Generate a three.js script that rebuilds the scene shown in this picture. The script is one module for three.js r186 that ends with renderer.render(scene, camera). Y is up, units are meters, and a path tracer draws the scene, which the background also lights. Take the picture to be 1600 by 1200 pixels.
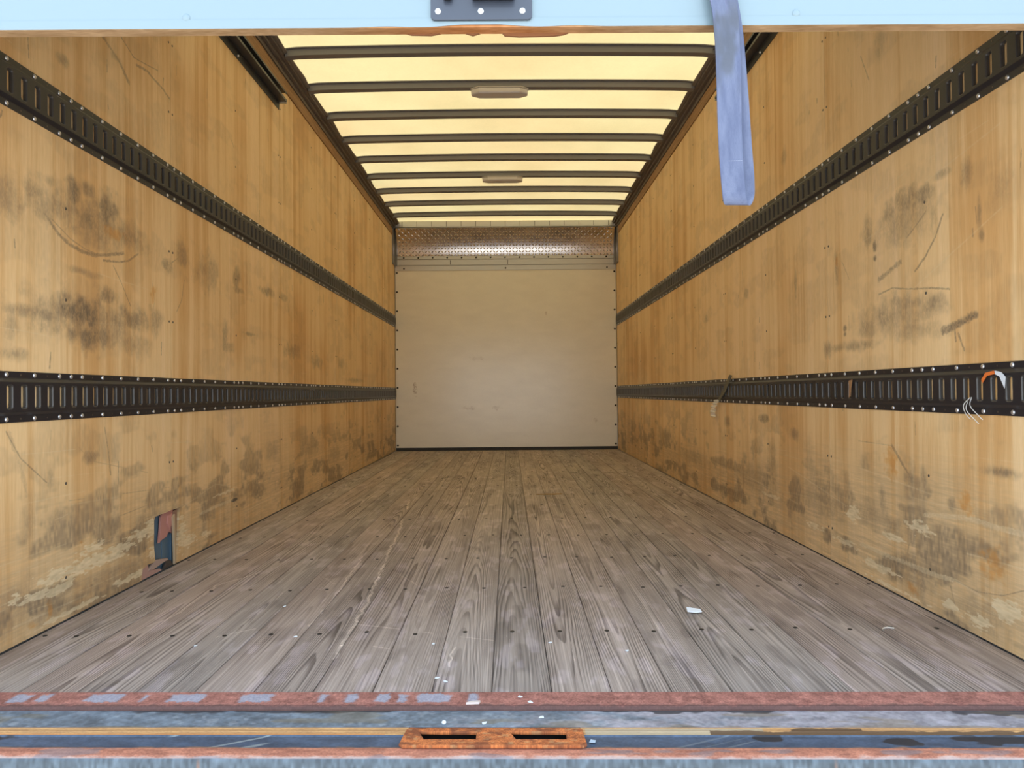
import * as THREE from 'three';
import { mergeGeometries } from 'three/addons/utils/BufferGeometryUtils.js';
import { RoundedBoxGeometry } from 'three/addons/geometries/RoundedBoxGeometry.js';

// ---------------------------------------------------------------- camera, sky, sun, exposure
const scene = new THREE.Scene();
const camera = new THREE.PerspectiveCamera(2 * Math.atan(600 / 1098.57) * 180 / Math.PI, 4 / 3, 0.05, 500);
camera.rotation.order = 'YXZ';
camera.position.set(0.0337, 0.6217, 1.4507);
camera.rotation.set(0.01217, -0.00339, -0.00842);
scene.add(camera);

const sunDir = new THREE.Vector3(0.35, 1.0, -0.3).normalize();
// clear hazy sky: deeper blue overhead, paler towards the horizon all round
const SKY = { zenith: [1.2, 1.55, 2.05], horizon: [2.5, 2.8, 3.1] };
{
  const w = 64, h = 256, d = new Float32Array(w * h * 4);
  for (let j = 0; j < h; j++) { const el = ((j + 0.5) / h - 0.5) * Math.PI, t = Math.pow(Math.max(0, Math.sin(el)), 0.6); for (let i = 0; i < w; i++) { const k = 4 * (j * w + i); for (let c = 0; c < 3; c++) d[k + c] = SKY.horizon[c] + (SKY.zenith[c] - SKY.horizon[c]) * t; d[k + 3] = 1; } }
  const t = new THREE.DataTexture(d, w, h, THREE.RGBAFormat, THREE.FloatType);
  t.mapping = THREE.EquirectangularReflectionMapping; t.colorSpace = THREE.LinearSRGBColorSpace; t.magFilter = t.minFilter = THREE.LinearFilter; t.needsUpdate = true;
  scene.background = t; scene.environment = t;
}
const sun = new THREE.DirectionalLight(0xfff3e0, 6.2);
sun.position.copy(sunDir).multiplyScalar(30);
sun.castShadow = true;
sun.shadow.mapSize.set(2048, 2048);
Object.assign(sun.shadow.camera, { left: -12, right: 12, top: 12, bottom: -12, near: 1, far: 70 });
scene.add(sun, sun.target);

const renderer = new THREE.WebGLRenderer({ antialias: true });
renderer.toneMapping = THREE.LinearToneMapping;
renderer.toneMappingExposure = 1.13;
renderer.shadowMap.enabled = true;

// ---------------------------------------------------------------- helpers
function rng(seed) { let a = seed >>> 0; return () => { a = (a + 0x6D2B79F5) | 0; let t = Math.imul(a ^ (a >>> 15), 1 | a); t = (t + Math.imul(t ^ (t >>> 7), 61 | t)) ^ t; return ((t ^ (t >>> 14)) >>> 0) / 4294967296; }; }
const HT = new Float32Array(65536); { const r = rng(77); for (let i = 0; i < 65536; i++) HT[i] = r(); }
function vn(x, y) {
  const xi = Math.floor(x), yi = Math.floor(y); let fx = x - xi, fy = y - yi;
  fx = fx * fx * (3 - 2 * fx); fy = fy * fy * (3 - 2 * fy);
  const a = xi & 255, b = (xi + 1) & 255, c = (yi & 255) << 8, d = ((yi + 1) & 255) << 8;
  const p = HT[c + a], q = HT[c + b], r = HT[d + a], s = HT[d + b];
  return p + (q - p) * fx + (r + (s - r) * fx - p - (q - p) * fx) * fy;
}
const fbm = (x, y, n = 3) => { let s = 0, a = 0.5, t = 0; for (let i = 0; i < n; i++) { s += a * vn(x, y); t += a; a *= 0.5; x = x * 2.03 + 17.3; y = y * 2.03 + 9.1; } return s / t; };
const ss = (a, b, x) => { x = Math.min(1, Math.max(0, (x - a) / (b - a))); return x * x * (3 - 2 * x); };
const clamp = (x, a = 0, b = 1) => Math.min(b, Math.max(a, x));
function dataTex(w, h, fn, srgb = true) {          // fn(i, j, out): out = rgb 0..255
  const d = new Uint8Array(w * h * 4), o = [0, 0, 0];
  for (let j = 0; j < h; j++) for (let i = 0; i < w; i++) { fn(i, j, o); const k = 4 * (j * w + i); d[k] = clamp(o[0], 0, 255); d[k + 1] = clamp(o[1], 0, 255); d[k + 2] = clamp(o[2], 0, 255); d[k + 3] = 255; }
  const t = new THREE.DataTexture(d, w, h); t.magFilter = THREE.LinearFilter; t.minFilter = THREE.LinearMipmapLinearFilter; t.generateMipmaps = true;
  t.wrapS = t.wrapT = THREE.RepeatWrapping; if (srgb) t.colorSpace = THREE.SRGBColorSpace; t.needsUpdate = true; return t;
}
const std = (color, roughness = 0.6, metalness = 0, extra = {}) => new THREE.MeshStandardMaterial({ color, roughness, metalness, ...extra });
const phy = (o) => new THREE.MeshPhysicalMaterial(o);
const taken = {};
function numbered(n) { const k = taken[n] = (taken[n] ?? -1) + 1; return k ? n + '_' + String(k).padStart(3, '0') : n; }
function mesh(name, geo, mat, parent, label) {
  const m = new THREE.Mesh(geo, mat); m.name = name; m.castShadow = m.receiveShadow = true;
  if (label) m.userData.label = label; parent.add(m); return m;
}
function group(name, label, category, kind, grp) {
  const g = new THREE.Group(); g.name = numbered(name); g.userData = { label, category };
  if (kind) g.userData.kind = kind; if (grp) g.userData.group = grp; scene.add(g); return g;
}
function single(name, geo, mat, label, category, kind, grp) {
  const m = mesh(numbered(name), geo, mat, scene); m.userData = { label, category }; if (kind) m.userData.kind = kind; if (grp) m.userData.group = grp; return m;
}
const box = (x0, x1, y0, y1, z0, z1) => new THREE.BoxGeometry(x1 - x0, y1 - y0, z1 - z0).translate((x0 + x1) / 2, (y0 + y1) / 2, (z0 + z1) / 2);
const rbox = (x0, x1, y0, y1, z0, z1, r = 0.002) => new RoundedBoxGeometry(x1 - x0, y1 - y0, z1 - z0, 1, r).translate((x0 + x1) / 2, (y0 + y1) / 2, (z0 + z1) / 2);
// polygon in the (z, y) plane swept along x from x0 to x1; uv in metres (x, arc length)
function sweepX(pts, x0, x1, nx = 1, wob) {
  const pos = [], uv = [], idx = []; let s = 0;
  for (let k = 0; k < pts.length - 1; k++) {
    const [za, ya] = pts[k], [zb, yb] = pts[k + 1], l = Math.hypot(zb - za, yb - ya), b = pos.length / 3;
    for (let i = 0; i <= nx; i++) {
      const x = x0 + (x1 - x0) * i / nx, w = wob ? wob(x) : [0, 0];
      pos.push(x, ya + w[0], za, x, yb + w[1], zb); uv.push(x, s, x, s + l);
      if (i) { const c = b + 2 * (i - 1); idx.push(c, c + 1, c + 3, c, c + 3, c + 2); }
    }
    s += l;
  }
  const g = new THREE.BufferGeometry(); g.setAttribute('position', new THREE.Float32BufferAttribute(pos, 3)); g.setAttribute('uv', new THREE.Float32BufferAttribute(uv, 2)); g.setIndex(idx); g.computeVertexNormals(); return g;
}
const plain = (g) => { const n = g.index ? g.toNonIndexed() : g; for (const k of Object.keys(n.attributes)) if (!['position', 'normal', 'uv'].includes(k)) n.deleteAttribute(k); if (!n.attributes.normal) n.computeVertexNormals(); return n; };
const merge = (a) => mergeGeometries(a.map(plain));

const W = 1.2, L = 6.156, YL = 0.621, YU = 1.3998;
const seams = [0.06, -1.116, -2.34, -3.56, -4.78, -6.15];

// ---------------------------------------------------------------- shared metal materials
const M = {
  black: phy({ color: new THREE.Color().setRGB(0.014, 0.014, 0.018), roughness: 0.45, specularIntensity: 0.75, clearcoat: 0.2, clearcoatRoughness: 0.3 }),
  lip: std(new THREE.Color().setRGB(0.085, 0.08, 0.075), 0.38, 0.5),
  rivet: std(new THREE.Color().setRGB(0.72, 0.72, 0.74), 0.3, 0.85),
  screw: std(new THREE.Color().setRGB(0.16, 0.13, 0.1), 0.45, 0.7),
  darkScrew: std(new THREE.Color().setRGB(0.03, 0.027, 0.025), 0.6, 0.3),
  bow: std(new THREE.Color().setRGB(0.2, 0.19, 0.19), 0.5, 0.15),
  rail: std(new THREE.Color().setRGB(0.17, 0.14, 0.12), 0.55, 0.2),
  alu: std(new THREE.Color().setRGB(0.62, 0.6, 0.58), 0.42, 0.75),
  skin: std(new THREE.Color().setRGB(0.55, 0.56, 0.57), 0.5),
  rubber: std(new THREE.Color().setRGB(0.035, 0.033, 0.032), 0.7),
};

// ---------------------------------------------------------------- plywood textures (painted in wall metres: z along, y up)
const LM = { // marks on the wall on the left: blobs [z, y, rz, ry, strength], strokes [width, strength, z, y, z, y ...]
  dirt: [[-.65, .85, .3, .085, .5], [-.6, 1.15, .27, .07, .45], [-.28, 1.11, .07, .06, .4], [-.379, 1.158, .05, .03, .5], [-.441, 1.2, .03, .02, .4], [-.55, 1.2, .05, .05, .8], [-.6, 1.225, .05, .03, .5], [-.6, 1.14, .09, .05, .65], [-.71, 1.19, .08, .06, .7], [-.82, 1.15, .11, .05, .45], [-.65, 1.1, .15, .05, .4], [-.43, 1.13, .1, .05, .4], [-.9, 1.12, .1, .04, .3],
    [-.51, .895, .05, .03, .6], [-.58, .86, .12, .06, .85], [-.7, .925, .06, .03, .65], [-.62, .8, .14, .045, .7], [-.87, .87, .13, .045, .6], [-1.0, .88, .06, .05, .4], [-.86, .79, .13, .05, .35], [-.39, .84, .12, .025, .5], [-.295, .795, .03, .04, .35], [-.3, .73, .07, .02, .4],
    [-.585, .983, .08, .014, .4], [-1.207, 1.149, .05, .06, .45], [-1.087, 1.091, .05, .025, .5], [-1.426, 1.13, .12, .08, .35], [-1.6, .88, .04, .06, .4], [-1.62, .83, .08, .03, .35], [-1.74, 1.15, .05, .05, .6], [-1.757, 1.1, .06, .02, .5], [-2.14, 1.147, .13, .025, .55], [-2.41, 1.15, .1, .025, .4], [-1.9, .91, .1, .012, .5], [-2.56, .87, .17, .05, .4], [-3.06, .83, .14, .05, .4], [-3.7, .85, .1, .05, .35], [-4.2, .73, .35, .02, .35],
    [-.626, .443, .045, .02, .5], [-.44, .4, .02, .03, .45], [-.477, .28, .06, .04, .35], [-.74, .215, .06, .04, .5], [-.65, .25, .03, .05, .4], [-.9, .2, .06, .03, .35], [-.35, .3, .03, .08, .25], [-1.5, .2, .06, .05, .5], [-1.56, .16, .05, .02, .5], [-.49, 1.555, .03, .02, .4], [-.76, 1.69, .04, .015, .3], [-2.2, .33, .1, .06, .3], [-2.9, .3, .15, .06, .3], [-3.5, .2, .2, .06, .3], [-.3, .1, .1, .07, .3], [-.75, .06, .3, .035, .35], [-.45, .06, .12, .04, .35]],
  line: [[.013, .55, -.42, 1.11, -.47, 1.07, -.523, 1.048, -.59, 1.04, -.651, 1.043, -.72, 1.058, -.8, 1.078], [.005, .45, -.45, 1.1, -.53, 1.065, -.6, 1.05, -.66, 1.047], [.008, .55, -.69, 1.035, -.775, 1.045, -.83, 1.06, -.89, 1.094], [.004, .55, -.743, 1.028, -.79, .98, -.842, .915], [.004, .5, -1.222, 1.06, -1.2, .98, -1.16, .932], [.006, .45, -1.22, 1.16, -1.09, 1.09], [.015, .45, -.686, 1.72, -.779, 1.685, -.836, 1.642], [.006, .5, -.79, 1.77, -.862, 1.742], [.01, .5, -.882, 1.723, -.95, 1.735, -.994, 1.727, -1.06, 1.72, -1.11, 1.705], [.005, .5, -.862, 1.74, -.95, 1.755, -1.024, 1.77], [.005, .5, -1.68, 1.76, -1.71, 1.735], [.005, .55, -.276, .536, -.326, .467, -.427, .393], [.016, .2, -.285, .53, -.33, .44, -.35, .37], [.007, .5, -.695, .525, -.715, .45, -.726, .38], [.006, .5, -.771, .415, -.77, .342], [.003, .3, -.56, .48, -.63, .43, -.95, .36], [.003, .3, -.52, .33, -.8, .31, -1.1, .29], [.005, .6, -.305, 1.015, -.307, .995], [.003, .3, -.98, 1.02, -1.0, .95, -.98, .9], [.003, .35, -.7, .24, -.95, .25, -1.15, .245]],
  pale: [[-.30, .115, .03, .012], [-.38, .105, .07, .012], [-.47, .1, .08, .015], [-.47, .135, .08, .02], [-.62, .135, .1, .022], [-.7, .125, .12, .016], [-.8, .14, .09, .017], [-.9, .16, .08, .018], [-.97, .165, .04, .03], [-.63, .175, .06, .014], [-.98, .08, .03, .02], [-.6, .02, .09, .007], [-.45, .02, .06, .007], [-.85, .032, .12, .01], [-1.2, .1, .03, .06], [-1.25, .06, .06, .02], [-1.4, .06, .05, .012], [-1.6, .2, .1, .006]],
  paleLine: [[.012, .8, -1.36, .15, -1.5, .155, -1.68, .156], [.005, .5, -.3, .05, -.6, .045], [.004, .5, -1.2, .2, -1.5, .25, -1.75, .2], [.006, .5, -1.85, .08, -2.4, .1], [.004, .4, -2.5, .2, -3.4, .25], [.004, .4, -1.1, .45, -1.3, .44], [.005, .8, -1.74, .14, -1.745, .2]],
  spot: [[-.577, .202, .02, .01], [-.371, .03, .02, .012], [-.44, .05, .015, .025], [-.99, .975, .03, .03], [-.75, 1.13, .06, .02]],
  dot: [[-1.7, .153, .04, .008]],
};
const RM = {
  dirt: [[-.62, 1.12, .2, .08, .36], [-.66, .84, .24, .075, .38], [-.6, 1.17, .09, .05, .55], [-.52, 1.17, .06, .03, .6], [-.69, 1.155, .06, .04, .5], [-.82, 1.13, .04, .05, .45], [-.78, 1.08, .012, .02, .9], [-.78, 1.04, .012, .012, .9], [-.57, .87, .09, .03, .45], [-.48, .86, .07, .03, .55], [-.71, .84, .1, .04, .5], [-.83, .82, .08, .04, .4], [-.9, .77, .15, .02, .45], [-.57, .79, .16, .035, .35], [-.65, .885, .07, .02, .45], [-.986, .834, .012, .012, .8], [-.986, .815, .01, .008, .7], [-1.119, .768, .04, .03, .5], [-1.02, .77, .07, .015, .45], [-1.043, 1.06, .02, .07, .4], [-.281, 1.06, .01, .05, .45], [-.275, 1.0, .01, .02, .45], [-.327, 1.17, .03, .04, .4], [-.433, 1.2, .05, .015, .4], [-.2, 1.1, .05, .06, .2],
    [-3.795, .29, .2, .055, .6], [-3.7, .29, .05, .06, .4], [-2.315, .456, .05, .03, .55], [-1.765, .49, .08, .022, .6], [-1.44, .443, .05, .03, .55], [-.595, .362, .035, .035, .55], [-.535, .36, .02, .045, .4], [-.223, .423, .085, .017, .65], [-.412, .316, .018, .018, .5], [-.99, .303, .03, .05, .35], [-.756, .265, .02, .06, .4], [-1.68, .3, .06, .1, .35], [-.544, .06, .02, .05, .45], [-.66, .08, .03, .05, .45], [-.6, .07, .12, .04, .3], [-1.2, .2, .25, .06, .3], [-1.9, .2, .3, .07, .3], [-.82, .22, .12, .05, .3], [-3.0, .2, .4, .05, .3], [-.3, .06, .1, .05, .25], [-.7, .2, .08, .04, .35], [-1.5, 1.6, .03, .04, .3], [-.72, 1.7, .05, .05, .25], [-1.4, 1.05, .02, .06, .35], [-2.0, 1.1, .04, .03, .35], [-2.7, 1.05, .05, .03, .35]],
  line: [[.008, .55, -.6, 1.065, -.55, 1.09, -.503, 1.118], [.008, .55, -.56, .96, -.506, .994, -.46, 1.04, -.427, 1.09], [.02, .5, -.757, .968, -.69, .985, -.635, 1.0], [.006, .5, -.758, .921, -.68, .93, -.6, .915, -.48, .9, -.404, .886], [.024, .75, -.434, .778, -.37, .79, -.303, .807], [.008, .55, -.383, .785, -.381, .746], [.008, .5, -.37, .765, -.347, .721], [.012, .5, -.695, .45, -.64, .4, -.595, .36], [.003, .5, -.402, .119, -.308, .114, -.22, .13, -.151, .161], [.004, .4, -1.0, 1.07, -.95, 1.0], [.006, .3, -.85, 1.72, -.8, 1.62], [.003, .35, -.9, .45, -.7, .45], [.003, .3, -.5, .2, -.2, .2], [.006, .45, -.6, .2, -.62, .14, -.58, .08], [.005, .4, -.42, .1, -.4, .05]],
  pale: [[-.3, .04, .05, .014], [-.42, .05, .04, .014], [-.8, .06, .1, .012], [-.7, .015, .15, .006], [-.2, .1, .06, .02], [-1.0, .09, .08, .01], [-.95, .2, .04, .03], [-1.25, .1, .07, .01], [-.56, .225, .06, .02], [-1.7, .15, .1, .01], [-.7, .17, .06, .01]],
  paleLine: [[.012, .7, -.53, .268, -.42, .283, -.331, .292, -.23, .288, -.148, .29], [.012, .85, -.896, .107, -.82, .108, -.76, .106, -.6, .109, -.486, .11, -.41, .117], [.006, .5, -.4, .12, -.25, .1, -.1, .1], [.004, .5, -.9, .36, -.7, .345, -.5, .33], [.004, .5, -.35, .2, -.15, .21], [.004, .4, -.95, 1.2, -.6, 1.26], [.004, .4, -.9, 1.1, -.7, 1.13], [.004, .4, -.6, .9, -.2, 1.05], [.004, .4, -.5, 1.2, -.2, 1.25], [.004, .5, -2.0, .2, -1.4, .16], [.004, .5, -1.5, .3, -1.0, .22], [.004, .4, -3.0, .25, -2.2, .18]],
  spot: [[-.25, .2, .05, .05], [-.35, .33, .03, .04], [-.7, .4, .04, .05], [-1.04, 1.08, .01, .03], [-.6, .04, .03, .02]],
  dot: [],
};
function plyTexture(z1, z0, H, w, h, marks, seed) {    // z1 nearer the doors, z0 deeper; u runs from z1 to z0
  const wz = z1 - z0, dirt = new Float32Array(w * h), pale = new Float32Array(w * h), spot = new Float32Array(w * h);
  const ring = (arr, zc, yc, rz, ry, fn) => {
    const i0 = Math.max(0, Math.floor((z1 - zc - rz * 1.6) / wz * w)), i1 = Math.min(w - 1, Math.ceil((z1 - zc + rz * 1.6) / wz * w));
    const j0 = Math.max(0, Math.floor((yc - ry * 1.6) / H * h)), j1 = Math.min(h - 1, Math.ceil((yc + ry * 1.6) / H * h));
    for (let j = j0; j <= j1; j++) for (let i = i0; i <= i1; i++) {
      const z = z1 - (i + .5) / w * wz, y = (j + .5) / h * H, d = Math.hypot((z - zc) / rz, (y - yc) / ry), v = fn(d, z, y);
      if (v > arr[j * w + i]) arr[j * w + i] = v;
    }
  };
  const stroke = (arr, [wd, st, ...p], hard) => {
    for (let k = 0; k + 3 < p.length; k += 2) {
      const za = p[k], ya = p[k + 1], zb = p[k + 2], yb = p[k + 3], m = wd * 1.5, l2 = (zb - za) ** 2 + (yb - ya) ** 2 || 1e-9;
      const i0 = Math.max(0, Math.floor((z1 - Math.max(za, zb) - m) / wz * w)), i1 = Math.min(w - 1, Math.ceil((z1 - Math.min(za, zb) + m) / wz * w));
      const j0 = Math.max(0, Math.floor((Math.min(ya, yb) - m) / H * h)), j1 = Math.min(h - 1, Math.ceil((Math.max(ya, yb) + m) / H * h));
      for (let j = j0; j <= j1; j++) for (let i = i0; i <= i1; i++) {
        const z = z1 - (i + .5) / w * wz, y = (j + .5) / h * H, t = clamp(((z - za) * (zb - za) + (y - ya) * (yb - ya)) / l2);
        const d = Math.hypot(z - za - t * (zb - za), y - ya - t * (yb - ya)) / (wd * .5) + (fbm(z * 120, y * 120, 2) - .5) * .9;
        const v = st * ss(1.3, hard ? .9 : .3, d) * (.45 + .55 * vn(z * 260 + 3, y * 260));
        if (v > arr[j * w + i]) arr[j * w + i] = v;
      }
    }
  };
  for (const [z, y, rz, ry, s] of marks.dirt) ring(dirt, z, y, rz, ry, (d, a, b) => {
    const e = d + (fbm(a * 30 + seed, b * 30, 4) - .5) * 1.1;
    return s * ss(1.35, .15, e) * clamp(.38 + .72 * fbm(a * 110, b * 60 + 4, 3) + .4 * (vn(a * 420, b * 200) - .5));
  });
  for (const l of marks.line) stroke(dirt, l);
  for (const [z, y, rz, ry] of marks.pale) ring(pale, z, y, rz, ry, (d, a, b) => ss(1.02, .86, d + (fbm(a * 40, b * 130, 3) - .5) * 2.1));
  for (const l of marks.paleLine) stroke(pale, l, true);
  for (const [z, y, rz, ry] of marks.spot) ring(spot, z, y, rz, ry, (d, a, b) => .8 * ss(1.1, .2, d + (fbm(a * 70, b * 70, 2) - .5) * 1.3));
  for (const [z, y, rz, ry] of marks.dot) ring(dirt, z, y, rz, ry, (d) => ss(1.1, .8, d));
  // light hairline scratches, more of them low on the wall where cargo rubs
  const r = rng(seed * 131 + 7);
  for (let k = 0; k < 46; k++) { const z = z1 - r() * wz, y = r() < .75 ? .06 + r() * r() * .5 : r() * H, l = .05 + r() * .25, sl = (r() - .5) * .12; stroke(pale, [.0022, .2 + r() * .3, z, y, z - l * .5, y + sl * l * .5, z - l, y + sl * l + (r() - .5) * .01], true); }
  for (let k = 0; k < 26; k++) { const z = z1 - r() * wz, y = r() * H, l = .01 + r() * .05; stroke(dirt, [.003 + r() * .004, .3 + r() * .3, z, y, z + (r() - .5) * .012, y - l]); }
  const strips = []; { let z = z1 + .05; while (z > z0 - .1) { const d = .09 + r() * .2; strips.push([z, r()]); z -= d; } }
  return dataTex(w, h, (i, j, o) => {
    const z = z1 - (i + .5) / w * wz, y = (j + .5) / h * H; let k = 0; while (k + 1 < strips.length && strips[k + 1][0] > z) k++;
    const tone = strips[k][1], wob = z + (fbm(z * 3 + seed, y * 1.1, 2) - .5) * .05;
    const g3 = fbm(wob * 16 + seed * 3.1, y * .55 + tone * 9, 2), g1 = vn(wob * 75 + seed, y * 1.6 + tone * 30), g2 = vn(z * 330, y * 7 + seed), cl = fbm(z * 2.2 + seed, y * 2.2, 3);
    let t = .5 + (g3 - .5) * .8 + (g1 - .5) * .3 + (g2 - .5) * .2 + (tone - .5) * .34 + (cl - .5) * .8;
    t = clamp(t);
    const s = ss(.55, .95, t), a = ss(0, .6, t);
    let R = 211 + 22 * a + 6 * s, G = 163 + 34 * a + 8 * s, B = 104 + 40 * a + 14 * s;
    const fine = (vn(z * 700, y * 40) - .5) * 9; R += fine; G += fine; B += fine;
    // grey rubbed-in grime, with a ragged grain of its own
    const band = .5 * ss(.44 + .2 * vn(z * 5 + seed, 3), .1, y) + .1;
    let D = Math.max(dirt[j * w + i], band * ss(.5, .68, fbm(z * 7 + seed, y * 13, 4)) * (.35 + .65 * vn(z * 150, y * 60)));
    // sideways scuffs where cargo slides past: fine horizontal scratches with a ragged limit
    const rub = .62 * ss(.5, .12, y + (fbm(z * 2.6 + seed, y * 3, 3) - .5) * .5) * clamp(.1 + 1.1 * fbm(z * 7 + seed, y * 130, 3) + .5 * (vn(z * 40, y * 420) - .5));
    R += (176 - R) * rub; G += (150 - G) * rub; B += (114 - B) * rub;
    const P = pale[j * w + i], S = spot[j * w + i];
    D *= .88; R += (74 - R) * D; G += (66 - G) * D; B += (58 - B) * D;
    const pv = P * .68, pg = (vn(z * 60, y * 240) - .5) * 34; R += (226 + pg - R) * pv; G += (207 + pg - G) * pv; B += (168 + pg - B) * pv;
    R += (196 - R) * S * .5; G += (120 - G) * S * .5; B += (40 - B) * S * .5;
    o[0] = R; o[1] = G; o[2] = B;
  });
}

// ---------------------------------------------------------------- side walls: plywood sheets, screws, outer skin
const wallH = 2.30;
const screwGeo = new THREE.SphereGeometry(.0045, 7, 4, 0, Math.PI * 2, 0, Math.PI / 2).scale(1, .45, 1);
const rowsY = [.12, .38, .89, 1.145, 1.655, 1.91, 2.17];
function sideWall(side) {
  const left = side < 0, marks = left ? LM : RM;
  const g = group(left ? 'wall_left' : 'wall_right', left ? 'plywood lined cargo wall on the left with a torn hole near the floor' : 'plywood lined cargo wall on the right with pale scratches above the floor', 'wall', 'structure');
  mesh('outer_skin', box(side * (W + .045) - .0025, side * (W + .045) + .0025, -.08, 2.5, -L - .06, .06), M.skin, g);
  for (let k = 0; k < 5; k++) {
    const z1 = seams[k] - (k ? .0012 : 0), z0 = seams[k + 1] + .0012, w = z1 - z0, sh = new THREE.Shape();
    const jag = rng(900 + k);
    if (left && k < 2) {
      const n = (pts) => { // walk a torn edge with extra ragged points
        const out = []; for (let a = 0; a < pts.length - 1; a++) { const [xa, ya] = pts[a], [xb, yb] = pts[a + 1], c = Math.max(1, Math.round(Math.hypot(xb - xa, yb - ya) / .014)); for (let q = 0; q < c; q++) { const e = q ? .0028 : 0; out.push([xa + (xb - xa) * q / c + (jag() - .5) * e, ya + (yb - ya) * q / c + (jag() - .5) * e]); } } out.push(pts[pts.length - 1]); return out; };
      const s = (z) => z1 - z;
      const pts = k === 0 ? [[0, .004], ...n([[s(-.905), .004], [s(-.915), .04], [s(-.95), .048], [s(-.998), .045], [s(-.99), .12], [s(-.992), .19], [s(-.999), .201], [w, .2045]]), [w, wallH], [0, wallH]]
        : [...n([[0, .2045], [s(-1.182), .204], [s(-1.172), .15], [s(-1.166), .07], [s(-1.152), .004]]), [w, .004], [w, wallH], [0, wallH]];
      pts.forEach(([x, y], q) => q ? sh.lineTo(x, y) : sh.moveTo(x, y)); sh.closePath();
    } else { sh.moveTo(0, .004); sh.lineTo(w, .004); sh.lineTo(w, wallH); sh.lineTo(0, wallH); sh.closePath(); }
    const geo = new THREE.ExtrudeGeometry(sh, { depth: .012, bevelEnabled: false });
    const p = geo.attributes.position, uv = geo.attributes.uv;
    for (let q = 0; q < p.count; q++) { const s = p.getX(q), y = p.getY(q), d = p.getZ(q); uv.setXY(q, s / w, y / wallH); p.setXYZ(q, side * (W + .012 - d), y, z1 - s); }
    if (left) { const a = p.array, u = uv.array; for (let q = 0; q < p.count; q += 3) { for (let c = 0; c < 3; c++) { const t = a[3 * (q + 1) + c]; a[3 * (q + 1) + c] = a[3 * (q + 2) + c]; a[3 * (q + 2) + c] = t; } for (let c = 0; c < 2; c++) { const t = u[2 * (q + 1) + c]; u[2 * (q + 1) + c] = u[2 * (q + 2) + c]; u[2 * (q + 2) + c] = t; } } }
    geo.computeVertexNormals();
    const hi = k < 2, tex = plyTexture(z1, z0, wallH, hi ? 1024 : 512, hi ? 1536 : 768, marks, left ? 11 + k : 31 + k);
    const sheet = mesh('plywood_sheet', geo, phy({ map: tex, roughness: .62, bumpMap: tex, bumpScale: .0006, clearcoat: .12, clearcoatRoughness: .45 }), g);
    const mid = (seams[k] + seams[k + 1]) / 2 + (k ? 0 : .02);
    for (const y of rowsY) for (const z of [mid, z0 + .013, ...(k ? [z1 - .013] : [])]) {
      if (left && z > -1.2 && z < -.9 && y < .25) continue;
      const sc = mesh('screw', screwGeo, M.screw, sheet); sc.position.set(side * W, y, z); sc.rotation.z = side * Math.PI / 2;
    }
  }
  if (left) { // what shows inside the torn hole
    const steel = std(new THREE.Color().setRGB(.13, .2, .26), .45, .3), pink = std(0xb57f72, .85), tan = std(0xb39a78, .85), dk = std(0x4a4038, .8);
    const cut = (pts, d, x) => { const s = new THREE.Shape(); pts.forEach(([z, y], q) => q ? s.lineTo(-z, y) : s.moveTo(-z, y)); s.closePath(); return new THREE.ExtrudeGeometry(s, { depth: d, bevelEnabled: true, bevelThickness: .001, bevelSize: .001, bevelSegments: 1 }).rotateY(Math.PI / 2).translate(x, 0, 0); };
    mesh('wall_post', merge([box(-1.242, -1.222, 0, .6, -1.18, -1.045), box(-1.225, -1.2195, 0, .6, -1.10, -1.085), box(-1.225, -1.2165, 0, .6, -1.158, -1.148)]), steel, g, 'blue grey steel post behind the torn hole');
    mesh('torn_backing', cut([[-1.062, .188], [-1.075, .2], [-1.15, .203], [-1.15, .16], [-1.14, .118], [-1.12, .128], [-1.10, .112], [-1.07, .108], [-1.048, .1], [-1.056, .14]], .006, -1.2175), pink, g, 'torn pink underlayer in the hole');
    mesh('torn_backing', cut([[-1.105, .185], [-1.135, .19], [-1.13, .15], [-1.118, .135], [-1.1, .16]], .004, -1.211), std(0xc08678, .85), g, 'torn pink underlayer in the hole');
    mesh('splinter', cut([[-1.128, .178], [-1.14, .185], [-1.148, .1], [-1.15, .006], [-1.14, .004], [-1.135, .1]], .006, -1.206), tan, g, 'pale upright splinter beside the hole');
    mesh('splinter', cut([[-1.145, .195], [-1.172, .2], [-1.166, .12], [-1.158, .03], [-1.15, .02], [-1.152, .12]], .004, -1.211), std(0x8f6b55, .9), g);
    mesh('splinter', cut([[-.955, .026], [-1.0, .05], [-1.085, .037], [-1.09, .031], [-1.05, .03], [-.985, .022]], .007, -1.2075), std(0xa98f80, .85), g, 'broken strip lying across the bottom of the hole');
    mesh('splinter', cut([[-.905, .004], [-.915, .042], [-.95, .046], [-.962, .03], [-.985, .02], [-1.035, .012], [-1.05, .004]], .005, -1.2085), std(0xb08a7c, .9), g, 'torn pinkish strip along the floor');
    mesh('splinter', cut([[-1.07, .002], [-1.09, .024], [-1.12, .022], [-1.135, .002]], .006, -1.212), dk, g);
  }
  return g;
}
sideWall(-1); sideWall(1);

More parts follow.
